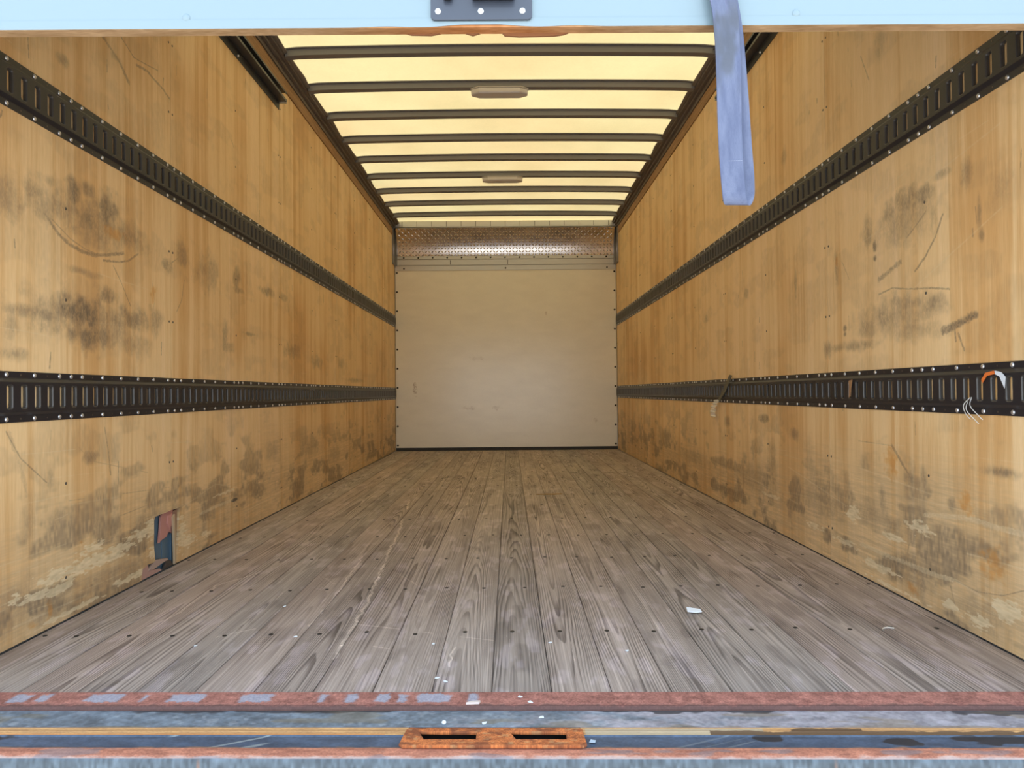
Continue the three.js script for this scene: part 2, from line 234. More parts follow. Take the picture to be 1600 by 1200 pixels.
// ---------------------------------------------------------------- floor: pine boards running lengthwise
{
  const g = group('floor', 'weathered grey brown board floor of the cargo box', 'floor', 'structure');
  const pw = .1245, nailGeo = new THREE.CylinderGeometry(.006, .006, .0022, 8);
  mesh('subfloor', box(-W - .04, W + .04, -.07, -.036, -L - .02, -.03), std(0x4a4138, .9), g);
  // long pale gouges dragged across the boards: [half width, strength, x, z, x, z ...]
  const gouges = [[.0042, 62, -.501, -2.026, -.463, -1.671, -.452, -1.361, -.417, -.941, -.399, -.729, -.389, -.479, -.388, -.296, -.384, -.21], [.0028, 48, -.532, -1.242, -.51, -.772, -.507, -.442], [.002, 40, -.363, -.987, -.216, -.749], [.0024, 52, -.384, -.453, -.172, -.38], [.002, 44, -.095, -.348, -.012, -.32], [.003, 40, -.206, -2.537, -.264, -1.888], [.0022, 52, -.108, -.273, -.109, -.153], [.004, 44, -.56, -2.692, -.524, -2.349], [.003, 44, -.859, -1.005, -.93, -.855, -.92, -.568, -.944, -.455], [.003, 44, -.726, -.365, -.65, -.427], [.0025, 40, -1.011, -.698, -1.006, -.549, -1.012, -.382], [.002, 44, -.593, -.932, -.542, -.856], [.0024, 48, -.306, -.286, -.268, -.269]];
  const segs = []; for (const [hw, st, ...p] of gouges) for (let q = 0; q + 3 < p.length; q += 2) segs.push([hw, st, p[q], p[q + 1], p[q + 2], p[q + 3]]);
  const edges = []; for (let k = -10; k <= 10; k++) edges.push(clamp(-.009 + pw * k, -W, W)); edges[0] = -W; edges[20] = W;
  for (let k = 0; k < 20; k++) {
    const xa = edges[k] + .0006, xb = edges[k + 1] - .0006; if (xb - xa < .02) continue;
    const r = rng(500 + k * 7), w = 192, h = 2048, zA = .0215 * (xa + xb) / 2 + .008, zB = -L + .004, len = zA - zB, tone = (r() - .5) * 15, warm = (r() - .5) * 9, ph = r() * 50, off = (r() - .5) * .05, fr = 190 + r() * 110, dep = .03 + r() * .05;
    const scr = []; for (let q = 0; q < 14; q++) scr.push([r(), r() * r(), .02 + r() * .12, (r() - .5) * .4, .3 + .6 * r()]);
    const mine = segs.filter(([, , ax, , bx]) => Math.min(ax, bx) < xb + .01 && Math.max(ax, bx) > xa - .01);
    const tex = dataTex(w, h, (i, j, o) => {
      const x = (i / w - .5) * .1245, z = j / h * len;     // z = metres in from the doors
      const wv = (fbm(x * 9 + ph, z * 1.5, 2) - .5) * .03, dd = dep * (1.2 + 1.6 * (vn(ph, z * .4) - .5)) + .025 * (vn(ph + 9, z * 1.1) - .5);
      const rr = Math.hypot(x - off + wv, dd * .9) * fr + vn(x * 60 + ph, z * 4) * .7, f = rr - Math.floor(rr);
      const late = ss(.35, .9, f) * ss(1, .93, f), fib = vn(x * 900 + ph, z * 9) - .5, fi2 = vn(x * 320 + ph, z * 2.2 + 5) - .5, cl = fbm(x * 10 + ph + k * 1.7, z * 2.2, 4) - .5;
      const worn = ss(.35, .65, fbm(x * 14 + k * 3.3, z * 3 + 30, 3));
      let v = 166 + tone + cl * 26 + fib * 30 + fi2 * 26 - late * 54 * (.3 + .7 * worn);
      const st = ss(.62, .74, fbm(x * 16 + k * 5, z * 5 + 7, 3)); v -= st * 16;
      const dust = ss(.56, .75, fbm(x * 30 + k * 9, z * 11 + 3, 3)); v += dust * 16;
      for (const [a, b, l, sl, s] of scr) { const q = z / len - b; if (q > 0 && q < l / 3) { const e = Math.abs(x / .1245 + .5 - a - sl * q * 3); if (e < .007) v += 46 * s * vn(z * 90, a * 99); } }
      for (const [hw, st, ax, az, bx, bz] of mine) { const wz = zA - z; if (wz < Math.min(az, bz) - .01 || wz > Math.max(az, bz) + .01) continue; const wx = (xa + xb) / 2 + x, dx = bx - ax, dz = bz - az, t2 = clamp(((wx - ax) * dx + (wz - az) * dz) / (dx * dx + dz * dz)), dist = Math.hypot(wx - ax - t2 * dx + (vn(wz * 40, ax * 50) - .5) * .012, wz - az - t2 * dz); if (dist < hw * 1.6) v += st * ss(hw * 1.6, hw * .5, dist) * (.5 + .5 * vn(wz * 160, wx * 400)); }
      const e = Math.abs(x) / .06225; v -= 16 * ss(.95, 1, e + .03 * vn(z * 20, k));
      if (v < 40) v = 40;
      o[0] = v * 1.0 + warm + 6; o[1] = v * .95 + warm * .3; o[2] = v * .885 + dust * 6;
    });
    const geo = rbox(xa, xb, -.034, 0, zB, zA, .0012), p = geo.attributes.position, uv = geo.attributes.uv;
    for (let q = 0; q < p.count; q++) uv.setXY(q, (p.getX(q) - xa) / (xb - xa), (zA - p.getZ(q)) / len);
    const pl = mesh('floor_board', geo, std(0xffffff, .66, 0, { map: tex, bumpMap: tex, bumpScale: .0016 }), g);
    pl.position.y = (r() - .5) * .0018;
    for (let n = 0; n < 14; n++) { const s = mesh('screw', nailGeo, M.darkScrew, pl); s.position.set((xa + xb) / 2 + (n % 2 ? .022 : -.02) + (r() - .5) * .012, 0, -.385 - .4115 * n + (r() - .5) * .02); }
  }
}

// ---------------------------------------------------------------- far wall with its diamond plate header
{
  const g = group('wall_back', 'smooth cream front bulkhead wall with a diamond plate header', 'wall', 'structure');
  mesh('outer_skin', box(-W - .05, W + .05, -.08, 2.5, -L - .06, -L - .05), M.skin, g);
  const tex = dataTex(512, 512, (i, j, o) => {
    const x = i / 512, y = j / 512, n = (fbm(x * 14, y * 30, 3) - .5) * 9 + (vn(x * 300, y * 300) - .5) * 3;
    let d = 0; const mark = (cx, cy, rx, ry, s) => { const e = Math.hypot((x - cx) / rx, (y - cy) / ry) + (fbm(x * 90, y * 90, 2) - .5) * 1.5; d = Math.max(d, s * ss(1, .5, e) * vn(x * 200, y * 200)); };
    mark(.085, .335, .012, .04, .7); mark(.33, .22, .03, .012, .25); mark(.45, .22, .03, .012, .25); mark(.9, .15, .008, .02, .4); mark(.68, .75, .004, .018, .4); mark(.37, .5, .05, .01, .15);
    o[0] = 238 + n - 90 * d; o[1] = 228 + n - 110 * d; o[2] = 210 + n - 120 * d;
  });
  const pg = rbox(-W + .004, W - .004, .033, 1.955, -L - .012, -L, .001), p = pg.attributes.position, uv = pg.attributes.uv;
  for (let q = 0; q < p.count; q++) uv.setXY(q, (p.getX(q) + W) / (2 * W), (p.getY(q) - .03) / 1.92);
  mesh('bulkhead_panel', pg, phy({ map: tex, roughness: .4, clearcoat: 1, clearcoatRoughness: .22 }), g);
  const sg = new THREE.SphereGeometry(.011, 8, 4, 0, Math.PI * 2, 0, Math.PI / 2).scale(1, .35, 1).rotateX(Math.PI / 2), hs = std(0x2b2420, .6, .2);
  for (let k = 0; k < 10; k++) for (const s of [-1, 1]) mesh('screw', sg, hs, g).position.set(s * (W - .022), .06 + k * .2075, -L + .0005);
  // flat trim strips above the panel
  mesh('header_strip', rbox(-W + .004, W - .004, 1.95, 2.005, -L - .002, -L + .006, .0015), M.alu, g);
  mesh('header_strip', rbox(-W + .004, W - .004, 2.007, 2.068, -L - .002, -L + .011, .0015), M.alu, g);
  mesh('header_strip', rbox(-W + .004, W - .004, 2.070, 2.104, -L - .002, -L + .015, .0015), M.alu, g);
  const sm = new THREE.SphereGeometry(.010, 8, 4, 0, Math.PI * 2, 0, Math.PI / 2).scale(1, .35, 1).rotateX(Math.PI / 2);
  for (let k = 0; k < 15; k++) mesh('screw', sm, hs, g).position.set(-1.1 + k * .1565, 2.087, -L + .0152);
  for (const x of [-1.1, 0, 1.1]) mesh('screw', sm, hs, g).position.set(x, 1.972, -L + .0062);
  for (const x of [-.6, .02]) mesh('strip_joint', box(x, x + .006, 2.012, 2.06, -L + .008, -L + .0122), hs, g);
  // tread plate, bent forward towards the roof
  const prof = []; for (let k = 0; k <= 18; k++) { const a = k / 18, th = .1 + .5 * a; prof.push([k ? prof[k - 1][0] + Math.sin(th) * .312 / 18 : -L + .012, k ? prof[k - 1][1] + Math.cos(th) * .312 / 18 : 2.098]); }
  const smudge = dataTex(512, 128, (i, j, o) => { const v = 205 + (fbm(i / 30, j / 20, 4) - .5) * 70; o[0] = v; o[1] = v * .955; o[2] = v * .93; }); smudge.repeat.set(1 / 2.4, 1 / .31);
  mesh('diamond_plate', sweepX(prof, -W + .03, W - .03, 1), phy({ color: 0xffffff, map: smudge, roughness: .17, metalness: .95 }), g);
  const top = prof[18];
  { // raised lozenge lugs of the tread plate, alternately slanted
    const P = [], lug = (x, k, t) => {
      const f = clamp(k, 0, 17.99), a = Math.floor(f), e = f - a, y = prof[a][1] + (prof[a + 1][1] - prof[a][1]) * e, z = prof[a][0] + (prof[a + 1][0] - prof[a][0]) * e, th = .1 + .5 * f / 18;
      const at = (u, v, h) => [x + u, y + v * Math.cos(th) - h * Math.sin(th), z + v * Math.sin(th) + h * Math.cos(th)], q = .7071, dir = (l, w, h) => at((l * q - w * q) * t, l * q + w * q, h);
      const A = dir(-.021, 0, -.0004), B = dir(.021, 0, -.0004), C = dir(0, .009, -.0004), D = dir(0, -.009, -.0004), E = dir(-.01, 0, .0027), F = dir(.01, 0, .0027);
      const tri = (...v) => t > 0 ? P.push(...v.flat()) : P.push(...v[0], ...v[2], ...v[1]);
      tri(A, D, E); tri(D, F, E); tri(D, B, F); tri(B, C, F); tri(C, E, F); tri(C, A, E);
    };
    for (let r = 0; r < 9; r++) for (let c = 0; c < 66; c++) lug(-1.138 + c * .035, 1.0 + r * 2.0, (r + c) & 1 ? 1 : -1);
    const lg = new THREE.BufferGeometry(); lg.setAttribute('position', new THREE.Float32BufferAttribute(P, 3)); lg.setAttribute('uv', new THREE.Float32BufferAttribute(new Float32Array(P.length / 3 * 2), 2)); lg.computeVertexNormals();
    mesh('tread_lugs', lg, std(new THREE.Color().setRGB(.6, .56, .54), .2, .95), g).userData.kind = 'stuff';
  }
  mesh('header_angle', merge([box(-W + .01, W - .01, top[1] - .003, top[1] + .006, top[0] - .08, top[0] + .012), box(-W + .01, W - .01, top[1], 2.452, top[0] + .006, top[0] + .012), box(-W + .01, W - .01, 2.446, 2.455, -L - .02, top[0] + .01)]), M.alu, g);
  const rv = new THREE.SphereGeometry(.005, 6, 3);
  for (let k = 0; k < 15; k++) mesh('strip_joint', box(-1.1 + k * .157, -1.096 + k * .157, top[1] + .012, 2.45, top[0] + .0115, top[0] + .0135), hs, g);
  for (const s of [-1, 1]) mesh('corner_post', merge([rbox(s > 0 ? W - .03 : -W + .001, s > 0 ? W - .001 : -W + .03, 2.0, 2.44, -L + .002, -L + .03, .002), rbox(s > 0 ? W - .012 : -W - .01, s > 0 ? W + .01 : -W + .012, 2.0, 2.44, -L, -L + .17, .003)]), std(new THREE.Color().setRGB(.28, .26, .25), .4, .6), g);
  single('baseboard_back', merge([rbox(-W + .004, W - .004, .001, .034, -L - .01, -L + .008, .002), rbox(-W + .004, W - .004, .001, .006, -L, -L + .02, .001)]), M.rubber, 'black strip along the foot of the cream bulkhead', 'baseboard', 'structure');
}

// ---------------------------------------------------------------- roof: translucent sheet, bows, top rails
const roofY = (x) => { const a = Math.abs(x) / W; return 2.475 - .012 * a * a - .012 * ss(.88, 1.02, a); };
{
  const g = group('ceiling', 'translucent yellowish roof sheet carried on dark cross bows', 'ceiling', 'structure');
  const pos = [], uv = [], idx = [], nx = 48, z0 = -L - .05, z1 = .05;
  for (let i = 0; i <= nx; i++) { const x = -W - .045 + (2 * W + .09) * i / nx; for (const z of [z0, z1]) { pos.push(x, roofY(x), z); uv.push(x / 2.5 + .5, (z - z0) / (z1 - z0)); } if (i) { const b = 2 * (i - 1); idx.push(b, b + 1, b + 3, b, b + 3, b + 2); } }
  const rg = new THREE.BufferGeometry(); rg.setAttribute('position', new THREE.Float32BufferAttribute(pos, 3)); rg.setAttribute('uv', new THREE.Float32BufferAttribute(uv, 2)); rg.setIndex(idx); rg.computeVertexNormals();
  const tex = dataTex(512, 1024, (i, j, o) => { const n = (fbm(i / 60, j / 50, 4) - .5) * 22 + (vn(i / 2, j / 2) - .5) * 4, m = (fbm(i / 140 + 7, j / 90, 2) - .5) * 16; o[0] = 240 + n; o[1] = 217 + n + m; o[2] = 158 + n + m; });
  mesh('roof_sheet', rg, phy({ map: tex, roughness: 1, transmission: .335, thickness: 0, ior: 2.0, specularIntensity: 1, side: THREE.DoubleSide }), g);
  for (let k = -4; k < 9; k++) {
    const zf = -2.265 - .428 * k, n = 40, P = [], I = [], prof = [[0, .006], [-.0, -.034], [-.042, -.036], [-.05, -.012], [-.05, .006], [.012, .006], [.012, .001], [0, .001]];
    const X = W - .055, m = prof.length;
    for (let i = 0; i <= n; i++) { const x = -X + 2 * X * i / n, y = roofY(x) - .009; for (const [dz, dy] of prof) P.push(x, y + dy, zf + dz); if (i) for (let q = 0; q < m; q++) { const a = (i - 1) * m + q, b = (i - 1) * m + (q + 1) % m; I.push(a, a + m, b + m, a, b + m, b); } }
    let bg = new THREE.BufferGeometry(); bg.setAttribute('position', new THREE.Float32BufferAttribute(P, 3)); bg.setIndex(I); bg = bg.toNonIndexed(); bg.computeVertexNormals();
    mesh('roof_bow', bg, M.bow, g);
  }
  for (const s of [-1, 1]) {
    const t = group(s < 0 ? 'trim_2' : 'trim_3', s < 0 ? 'wood strip and dark metal rail along the top of the left wall' : 'wood strip and dark metal rail along the top of the right wall', 'trim', 'structure');
    const wt = dataTex(1024, 32, (i, j, o) => { const n = (fbm(i / 40, j / 3, 4) - .5) * 60 + (vn(i / 6, j * 1.3) - .5) * 16; o[0] = 160 + n; o[1] = 122 + n * .9; o[2] = 82 + n * .7; });
    const sg = rbox(Math.min(s * (W - .006), s * (W + .02)), Math.max(s * (W - .006), s * (W + .02)), 2.303, 2.372, -L + .02, .05, .002), p = sg.attributes.position, uv2 = sg.attributes.uv;
    for (let q = 0; q < p.count; q++) uv2.setXY(q, p.getZ(q) / 3, p.getY(q) / .07);
    mesh('wood_strip', sg, std(0xffffff, .7, 0, { map: wt }), t);
    // stepped rail with a ragged sealant edge against the roof sheet
    mesh('top_rail', merge([box(Math.min(s * (W - .012), s * (W + .04)), Math.max(s * (W - .012), s * (W + .04)), 2.374, 2.4, -L + .02, .05), box(Math.min(s * (W - .03), s * (W + .04)), Math.max(s * (W - .03), s * (W + .04)), 2.4, 2.418, -L + .02, .05), box(Math.min(s * (W - .05), s * (W + .04)), Math.max(s * (W - .05), s * (W + .04)), 2.418, 2.43, -L + .02, .05)]), M.rail, t);
    const P = [], I = [], N = 260; for (let i = 0; i <= N; i++) { const z = -L + .02 + (L + .03) * i / N, w = .068 + .022 * fbm(z * 4 + s * 9, 2, 2); for (const [dx, y] of [[0, 2.43], [w - .012, 2.43], [w, 2.436], [w - .004, 2.446], [0, 2.448]]) P.push(s * (W + .03 - dx - .02), y, z); if (i) for (let q = 0; q < 4; q++) { const a = (i - 1) * 5 + q; I.push(a, a + 5, a + 6, a, a + 6, a + 1); } }
    let eg = new THREE.BufferGeometry(); eg.setAttribute('position', new THREE.Float32BufferAttribute(P, 3)); eg.setIndex(I); eg = eg.toNonIndexed(); eg.computeVertexNormals();
    mesh('sealant_edge', eg, std(new THREE.Color().setRGB(.2, .17, .14), .7), t);
  }
}

// ---------------------------------------------------------------- rear sill
const ROT = -.0215;
{
  const g = group('trim_1', 'worn blue grey steel rear sill with rusty edges', 'sill', 'structure'); g.rotation.y = ROT;
  const X0 = -1.28, X1 = 1.28;
  const sheet = (fn) => { const t = dataTex(2048, 64, (i, j, o) => fn(X0 + (X1 - X0) * i / 2048, j / 64, o)); return t; };
  const mix = (o, c, k) => { for (let q = 0; q < 3; q++) o[q] += (c[q] - o[q]) * k; };
  const piece = (name, prof, fn, rough, nx, label, metal = 0) => {
    const geo = mergeGeometries((nx || [[X0, X1]]).map(([a, b]) => sweepX(prof, a, b))), uv = geo.attributes.uv; let len = 0; for (let k = 1; k < prof.length; k++) len += Math.hypot(prof[k][0] - prof[k - 1][0], prof[k][1] - prof[k - 1][1]);
    for (let q = 0; q < uv.count; q++) uv.setXY(q, (uv.getX(q) - X0) / (X1 - X0), clamp(uv.getY(q) / len, .01, .99));
    const t = sheet(fn); return mesh(name, geo, std(0xffffff, rough, metal, { map: t, bumpMap: t, bumpScale: .0012 }), g, label);
  };
  const FL = [[24, 62], [68, 92], [146, 208], [234, 246], [276, 338], [390, 446], [514, 533], [556, 581], [604, 633], [637, 660], [669, 727], [748, 770]];   // where pale primer shows through the rust
  piece('threshold_angle', [[-.012, .0005], [-.008, .0042], [.046, .0045], [.055, .003], [.058, -.002], [.058, -.008]], (x, v, o) => {
    const n = fbm(x * 60, v * 5, 4), f = vn(x * 420, v * 26), m = 142 + (n - .5) * 80 + (f - .5) * 44; o[0] = m + 20; o[1] = m * .76; o[2] = m * .67;
    const xp = 795 + x * 773, fl = FL.some(([a, b]) => xp > a - 6 && xp < b + 6) ? Math.max(...FL.map(([a, b]) => ss(0, 7, Math.min(xp - a, b - xp) + 10 * (n - .5)))) : 0, paint = fl * ss(.27, .2, Math.abs(v - .42) + (f - .5) * .08 + (n - .5) * .2); mix(o, [150 + f * 30, 156 + f * 30, 172 + f * 30], paint * .85);
    mix(o, [70, 52, 48], ss(.72, .86, v + (n - .5) * .2) * .7);
  }, .8, null, 'rust red strip at the edge of the board floor');
  const wet = [[.36, .1, .1, .16], [.5, .12, .05, .14], [.98, .2, .09, .2], [-.62, .12, .1, .12], [-.3, .1, .09, .12], [-.43, .12, .12, .1], [.24, .08, .06, .12]];
  piece('sill_plate', [[.05, -.006], [.058, -.005], [.126, -.005]], (x, v, o) => {
    const n = fbm(x * 26, v * 4, 4), f = fbm(x * 140, v * 14, 2), m = 136 + 26 * ss(-.1, .3, x + (fbm(x * 14 + 2, v * 2, 3) - .5) * 1.6) + (n - .5) * 70 + (f - .5) * 44; const wm = ss(-.1, .5, x + (n - .5)); o[0] = m * (.86 + .13 * wm); o[1] = m * (.95 + .02 * wm); o[2] = m * (1.03 - .02 * wm);
    mix(o, [196, 200, 204], ss(.64, .75, fbm(x * 50 + 9, v * 5 + 4, 3)) * .3);
    for (const [cx, cv, rx, rv] of wet) mix(o, [58, 56, 58], .75 * ss(1.05, .8, Math.hypot((x - cx) / rx, (v - cv) / rv) + (fbm(x * 40, v * 6, 2) - .5) * 1.2));
    mix(o, [130, 112, 82], ss(.62, .7, fbm(x * 8 + 40, v * 3, 3)) * .35);
  }, .55, null, 'scuffed grey steel plate of the sill', .15);
  piece('sill_lip', [[.126, -.005], [.130, -.0052], [.131, -.0068], [.137, -.0072], [.138, -.0085], [.144, -.0105]], (x, v, o) => {
    const n = fbm(x * 20, v * 9, 3), f = vn(x * 300, v * 30), m = 160 + (n - .5) * 60 + (f - .5) * 30; o[0] = m + 22; o[1] = m * .86; o[2] = m * .55;
    mix(o, [168, 158, 136], x > .17 && x < .5 ? .7 * ss(.1, .3, v) : 0);
    const wl = x > .4 ? .85 - .55 * fbm(x * 26, 1, 4) + (x > .55 && x < .68 ? -.25 : 0) : 9; mix(o, [84, 62, 40], ss(wl - .05, wl + .03, v + .04 * f) * .85);
    mix(o, [188, 118, 66], ss(.75, .95, v) * (x < -.2 ? .55 : 0));
  }, .75, [[X0, -.158], [.163, X1]], 'ochre rusted edge of the sill');
  const blots = [[.5, .2, .025, .3], [.74, .45, .035, .3], [.93, .35, .06, .42], [.86, .2, .03, .2], [1.09, .4, .06, .42], [-1.0, .1, .1, .3]];
  piece('sill_channel', [[.144, -.0105], [.147, -.013], [.176, -.017], [.180, -.0165]], (x, v, o) => {
    const n = fbm(x * 30, v * 3, 3), f = vn(x * 260, v * 16), m = 88 + (n - .5) * 34 + (f - .5) * 14; o[0] = m * .84; o[1] = m * .98; o[2] = m * 1.18;
    const sc = vn(x * 46 + v * 5, 3.3) * vn(x * 9, 8); mix(o, [168, 172, 164], ss(.56, .66, sc) * (x < -.3 ? .65 : .3));
    for (const [cx, cv, rx, rv] of blots) mix(o, [44, 42, 44], .85 * ss(1.05, .85, Math.hypot((x - cx) / rx, (v - cv) / rv) + (fbm(x * 40, v * 3, 2) - .5) * .9));
    mix(o, [176, 120, 82], ss(.86, .98, v + (n - .5) * .25) * .8);
  }, .5, [[X0, -.158], [.163, X1]], 'dark blue painted groove in the sill', .1);
  piece('rust_edge', [[.180, -.0165], [.186, -.0135], [.200, -.012], [.212, -.0125], [.219, -.0155]], (x, v, o) => {
    const n = fbm(x * 34, v * 4, 4), f = vn(x * 400, v * 24), m = 158 + (n - .5) * 76 + (f - .5) * 42; o[0] = m + 26; o[1] = m * .76; o[2] = m * .6;
    mix(o, [186, 184, 184], ss(.8, .97, v + (n - .5) * .3) * .65); mix(o, [112, 122, 138], ss(.6, .7, fbm(x * 14 + 5, v * 2, 3)) * .4);
  }, .85, null, 'orange rust line along the rear edge');
  piece('rear_face', [[.219, -.0155], [.221, -.02], [.221, -.24]], (x, v, o) => {
    const n = fbm(x * 60, v * 12, 3), f = vn(x * 210, v * 16 + 4), m = 98 + (n - .5) * 46 + (f - .5) * 34; o[0] = m * .86; o[1] = m * .97; o[2] = m * 1.06;
    mix(o, [150, 104, 84], ss(.9, .97, vn(x * 37, 2.2)) * ss(.1, 0, Math.abs(v - .06)) * .7);
  }, .55, null, 'blue grey rear face of the sill', .1);
  mesh('sill_core', merge([box(X0, X1, -.24, -.04, -.03, .22), box(X0, -.165, -.05, -.022, -.03, .17), box(.17, X1, -.05, -.022, -.03, .17), box(-.165, .17, -.05, -.012, -.03, .118)]), std(0x2a211c, .9), g);
  // lock keeper: rusty plate with two slots
  const kp = new THREE.Shape(); const x0 = -.165, x1 = .169; kp.moveTo(x0 + .006, -.19); kp.lineTo(x1 - .006, -.19); kp.lineTo(x1, -.184); kp.lineTo(x1 - .004, -.128); kp.lineTo(x1 - .01, -.122); kp.lineTo(x0 + .012, -.122); kp.lineTo(x0 + .005, -.128); kp.lineTo(x0, -.184); kp.closePath();
  for (const [a, b] of [[-.137, -.028], [.031, .137]]) { const h = new THREE.Path(); h.moveTo(a, -.143); h.lineTo(a + .012, -.169); h.lineTo(b, -.169); h.lineTo(b, -.141); h.lineTo(a, -.139); h.closePath(); kp.holes.push(h); }
  const kt = dataTex(512, 128, (i, j, o) => { const n = fbm(i / 16, j / 12, 4), f = vn(i / 2.2, j / 2.2), m = 158 + (n - .5) * 90 + (f - .5) * 60; o[0] = m + 34; o[1] = m * .70; o[2] = m * .38; mix(o, [110, 62, 40], ss(.5, .7, fbm(i / 30, j / 20 + 6, 3)) * .6); mix(o, [196, 158, 110], ss(.62, .75, fbm(i / 22 + 8, j / 10, 3)) * .5); });
  const kg = new THREE.ExtrudeGeometry(kp, { depth: .003, bevelEnabled: true, bevelThickness: .0015, bevelSize: .0015, bevelSegments: 2 }), ku = kg.attributes.uv, kq = kg.attributes.position;
  for (let q = 0; q < ku.count; q++) ku.setXY(q, (kq.getX(q) + .17) / .34, (kq.getY(q) + .2) / .085);
  kg.rotateX(-Math.PI / 2);
  const keeper = mesh('keeper_plate', kg, std(0xffffff, .85, .05, { map: kt, bumpMap: kt, bumpScale: .0015 }), g, 'orange rusted lock keeper plate with two slots'); keeper.position.y = -.0105;
}

// ---------------------------------------------------------------- logistic tracks
{
  // one pitch of the raised web: plate with a rounded slot whose lips roll inward
  const pitch = .0508, sw = .0125, sh = .0310, out = (i) => { const c = .006, a = sw - i, b = sh - i, q = Math.max(.0015, c - i * .3), r = []; for (const [sx, sy] of [[1, 1], [-1, 1], [-1, -1], [1, -1]]) { const p1 = [sx * (a - q), sy * b], p2 = [sx * a, sy * (b - q)], pm = [sx * (a - q * .3), sy * (b - q * .3)]; r.push(...(sx * sy > 0 ? [p2, pm, p1] : [p1, pm, p2])); } return r; };
  const plate = new THREE.Shape([[-pitch / 2, -.037], [pitch / 2, -.037], [pitch / 2, .037], [-pitch / 2, .037]].map((p) => new THREE.Vector2(...p)));
  plate.holes.push(new THREE.Path(out(0).map((p) => new THREE.Vector2(...p))));
  const pg = plain(new THREE.ShapeGeometry(plate));
  const R = .0032, rings = [[0, 0], [R * .3, -R * .06], [R * .75, -R * .35], [R, -R], [R * 1.1, -.0092]].map(([a, d]) => [out(a), d]);
  const P = [], I = []; rings.forEach(([pts, d], k) => { pts.forEach(([x, y]) => P.push(x, y, d)); if (k) for (let q = 0; q < 12; q++) { const a = (k - 1) * 12 + q, b = (k - 1) * 12 + (q + 1) % 12; I.push(a, b, b + 12, a, b + 12, a + 12); } });
  let lg = new THREE.BufferGeometry(); lg.setAttribute('position', new THREE.Float32BufferAttribute(P, 3)); lg.setAttribute('uv', new THREE.Float32BufferAttribute(new Float32Array(P.length / 3 * 2), 2)); lg.setIndex(I); lg.computeVertexNormals(); lg = plain(lg);
  const n = 123, zs = -.0195;                                           // first slot centre, then every pitch inward
  const webs = [], lips = [], pilots = []; const flat = (a) => mergeGeometries(a);
  const hold = (k) => { const m = (k - 5 + 24) % 12; return m % 2 === 0 || m === 5; };   // every second web, and a third one where lengths meet a post
  const pil = plain(new THREE.CylinderGeometry(.0022, .0022, .002, 6).rotateX(Math.PI / 2));
  for (let k = -1; k < n - 2; k++) { webs.push(pg.clone().translate(k * pitch, 0, .0115)); lips.push(lg.clone().translate(k * pitch, 0, .0115)); if (!hold(k)) for (const y of [-.055, .055]) pilots.push(pil.clone().translate(k * pitch, y, .002)); }
  const s0 = -1.5 * pitch, s1 = (n - 2.5) * pitch, prof = [[-.0635, 0], [-.0635, .0025], [-.0475, .0025], [-.0455, .0032], [-.0385, .0108], [-.037, .0115]];
  const side = (f) => { const q = []; const pos = []; for (let k = 0; k < prof.length - 1; k++) { const [ya, da] = prof[k], [yb, db] = prof[k + 1]; const A = [s0, f * ya, da], B = [s1, f * ya, da], C = [s1, f * yb, db], D = [s0, f * yb, db]; (f < 0 ? pos.push(...A, ...C, ...B, ...A, ...D, ...C) : pos.push(...A, ...B, ...C, ...A, ...C, ...D)); } const g = new THREE.BufferGeometry(); g.setAttribute('position', new THREE.Float32BufferAttribute(pos, 3)); g.setAttribute('uv', new THREE.Float32BufferAttribute(new Float32Array(pos.length / 3 * 2), 2)); g.computeVertexNormals(); return g; };
  const webGeo = flat([...webs, side(1), side(-1)]), lipGeo = flat(lips), pilotGeo = flat(pilots);
  const rg = new THREE.SphereGeometry(.0062, 9, 5, 0, Math.PI * 2, 0, Math.PI / 2).scale(1, .6, 1).rotateX(Math.PI / 2);
  const labels = { '-1,0': 'black slotted cargo track low on the left plywood wall', '-1,1': 'black slotted cargo track high on the left plywood wall', '1,0': 'black slotted cargo track low on the right wall, tape scraps caught in it', '1,1': 'black slotted cargo track high on the right plywood wall' };
  for (const s of [-1, 1]) for (const u of [0, 1]) {
    const g = group('cargo_track', labels[s + ',' + u], 'cargo track', null, 'slotted tracks on the side walls');
    g.position.set(s * W, u ? YU : YL, zs); g.rotation.y = s < 0 ? Math.PI / 2 : -Math.PI / 2;
    // local x runs along the wall: into the truck on the left wall, towards the doors on the right
    const body = (geo) => s < 0 ? geo : geo.clone().rotateZ(Math.PI);
    mesh('rail', body(webGeo), M.black, g); mesh('slot_lips', body(lipGeo), M.lip, g, 'worn rolled lips of the slots').userData.kind = 'stuff';
    mesh('pilot_screws', body(pilotGeo), M.screw, g).userData.kind = 'stuff';
    for (let k = -1; k < n - 2; k++) if (hold(k)) for (const y of [-.055, .055]) mesh('rivet', rg, M.rivet, g).position.set((s < 0 ? 1 : -1) * k * pitch, y, .0025);
  }
}

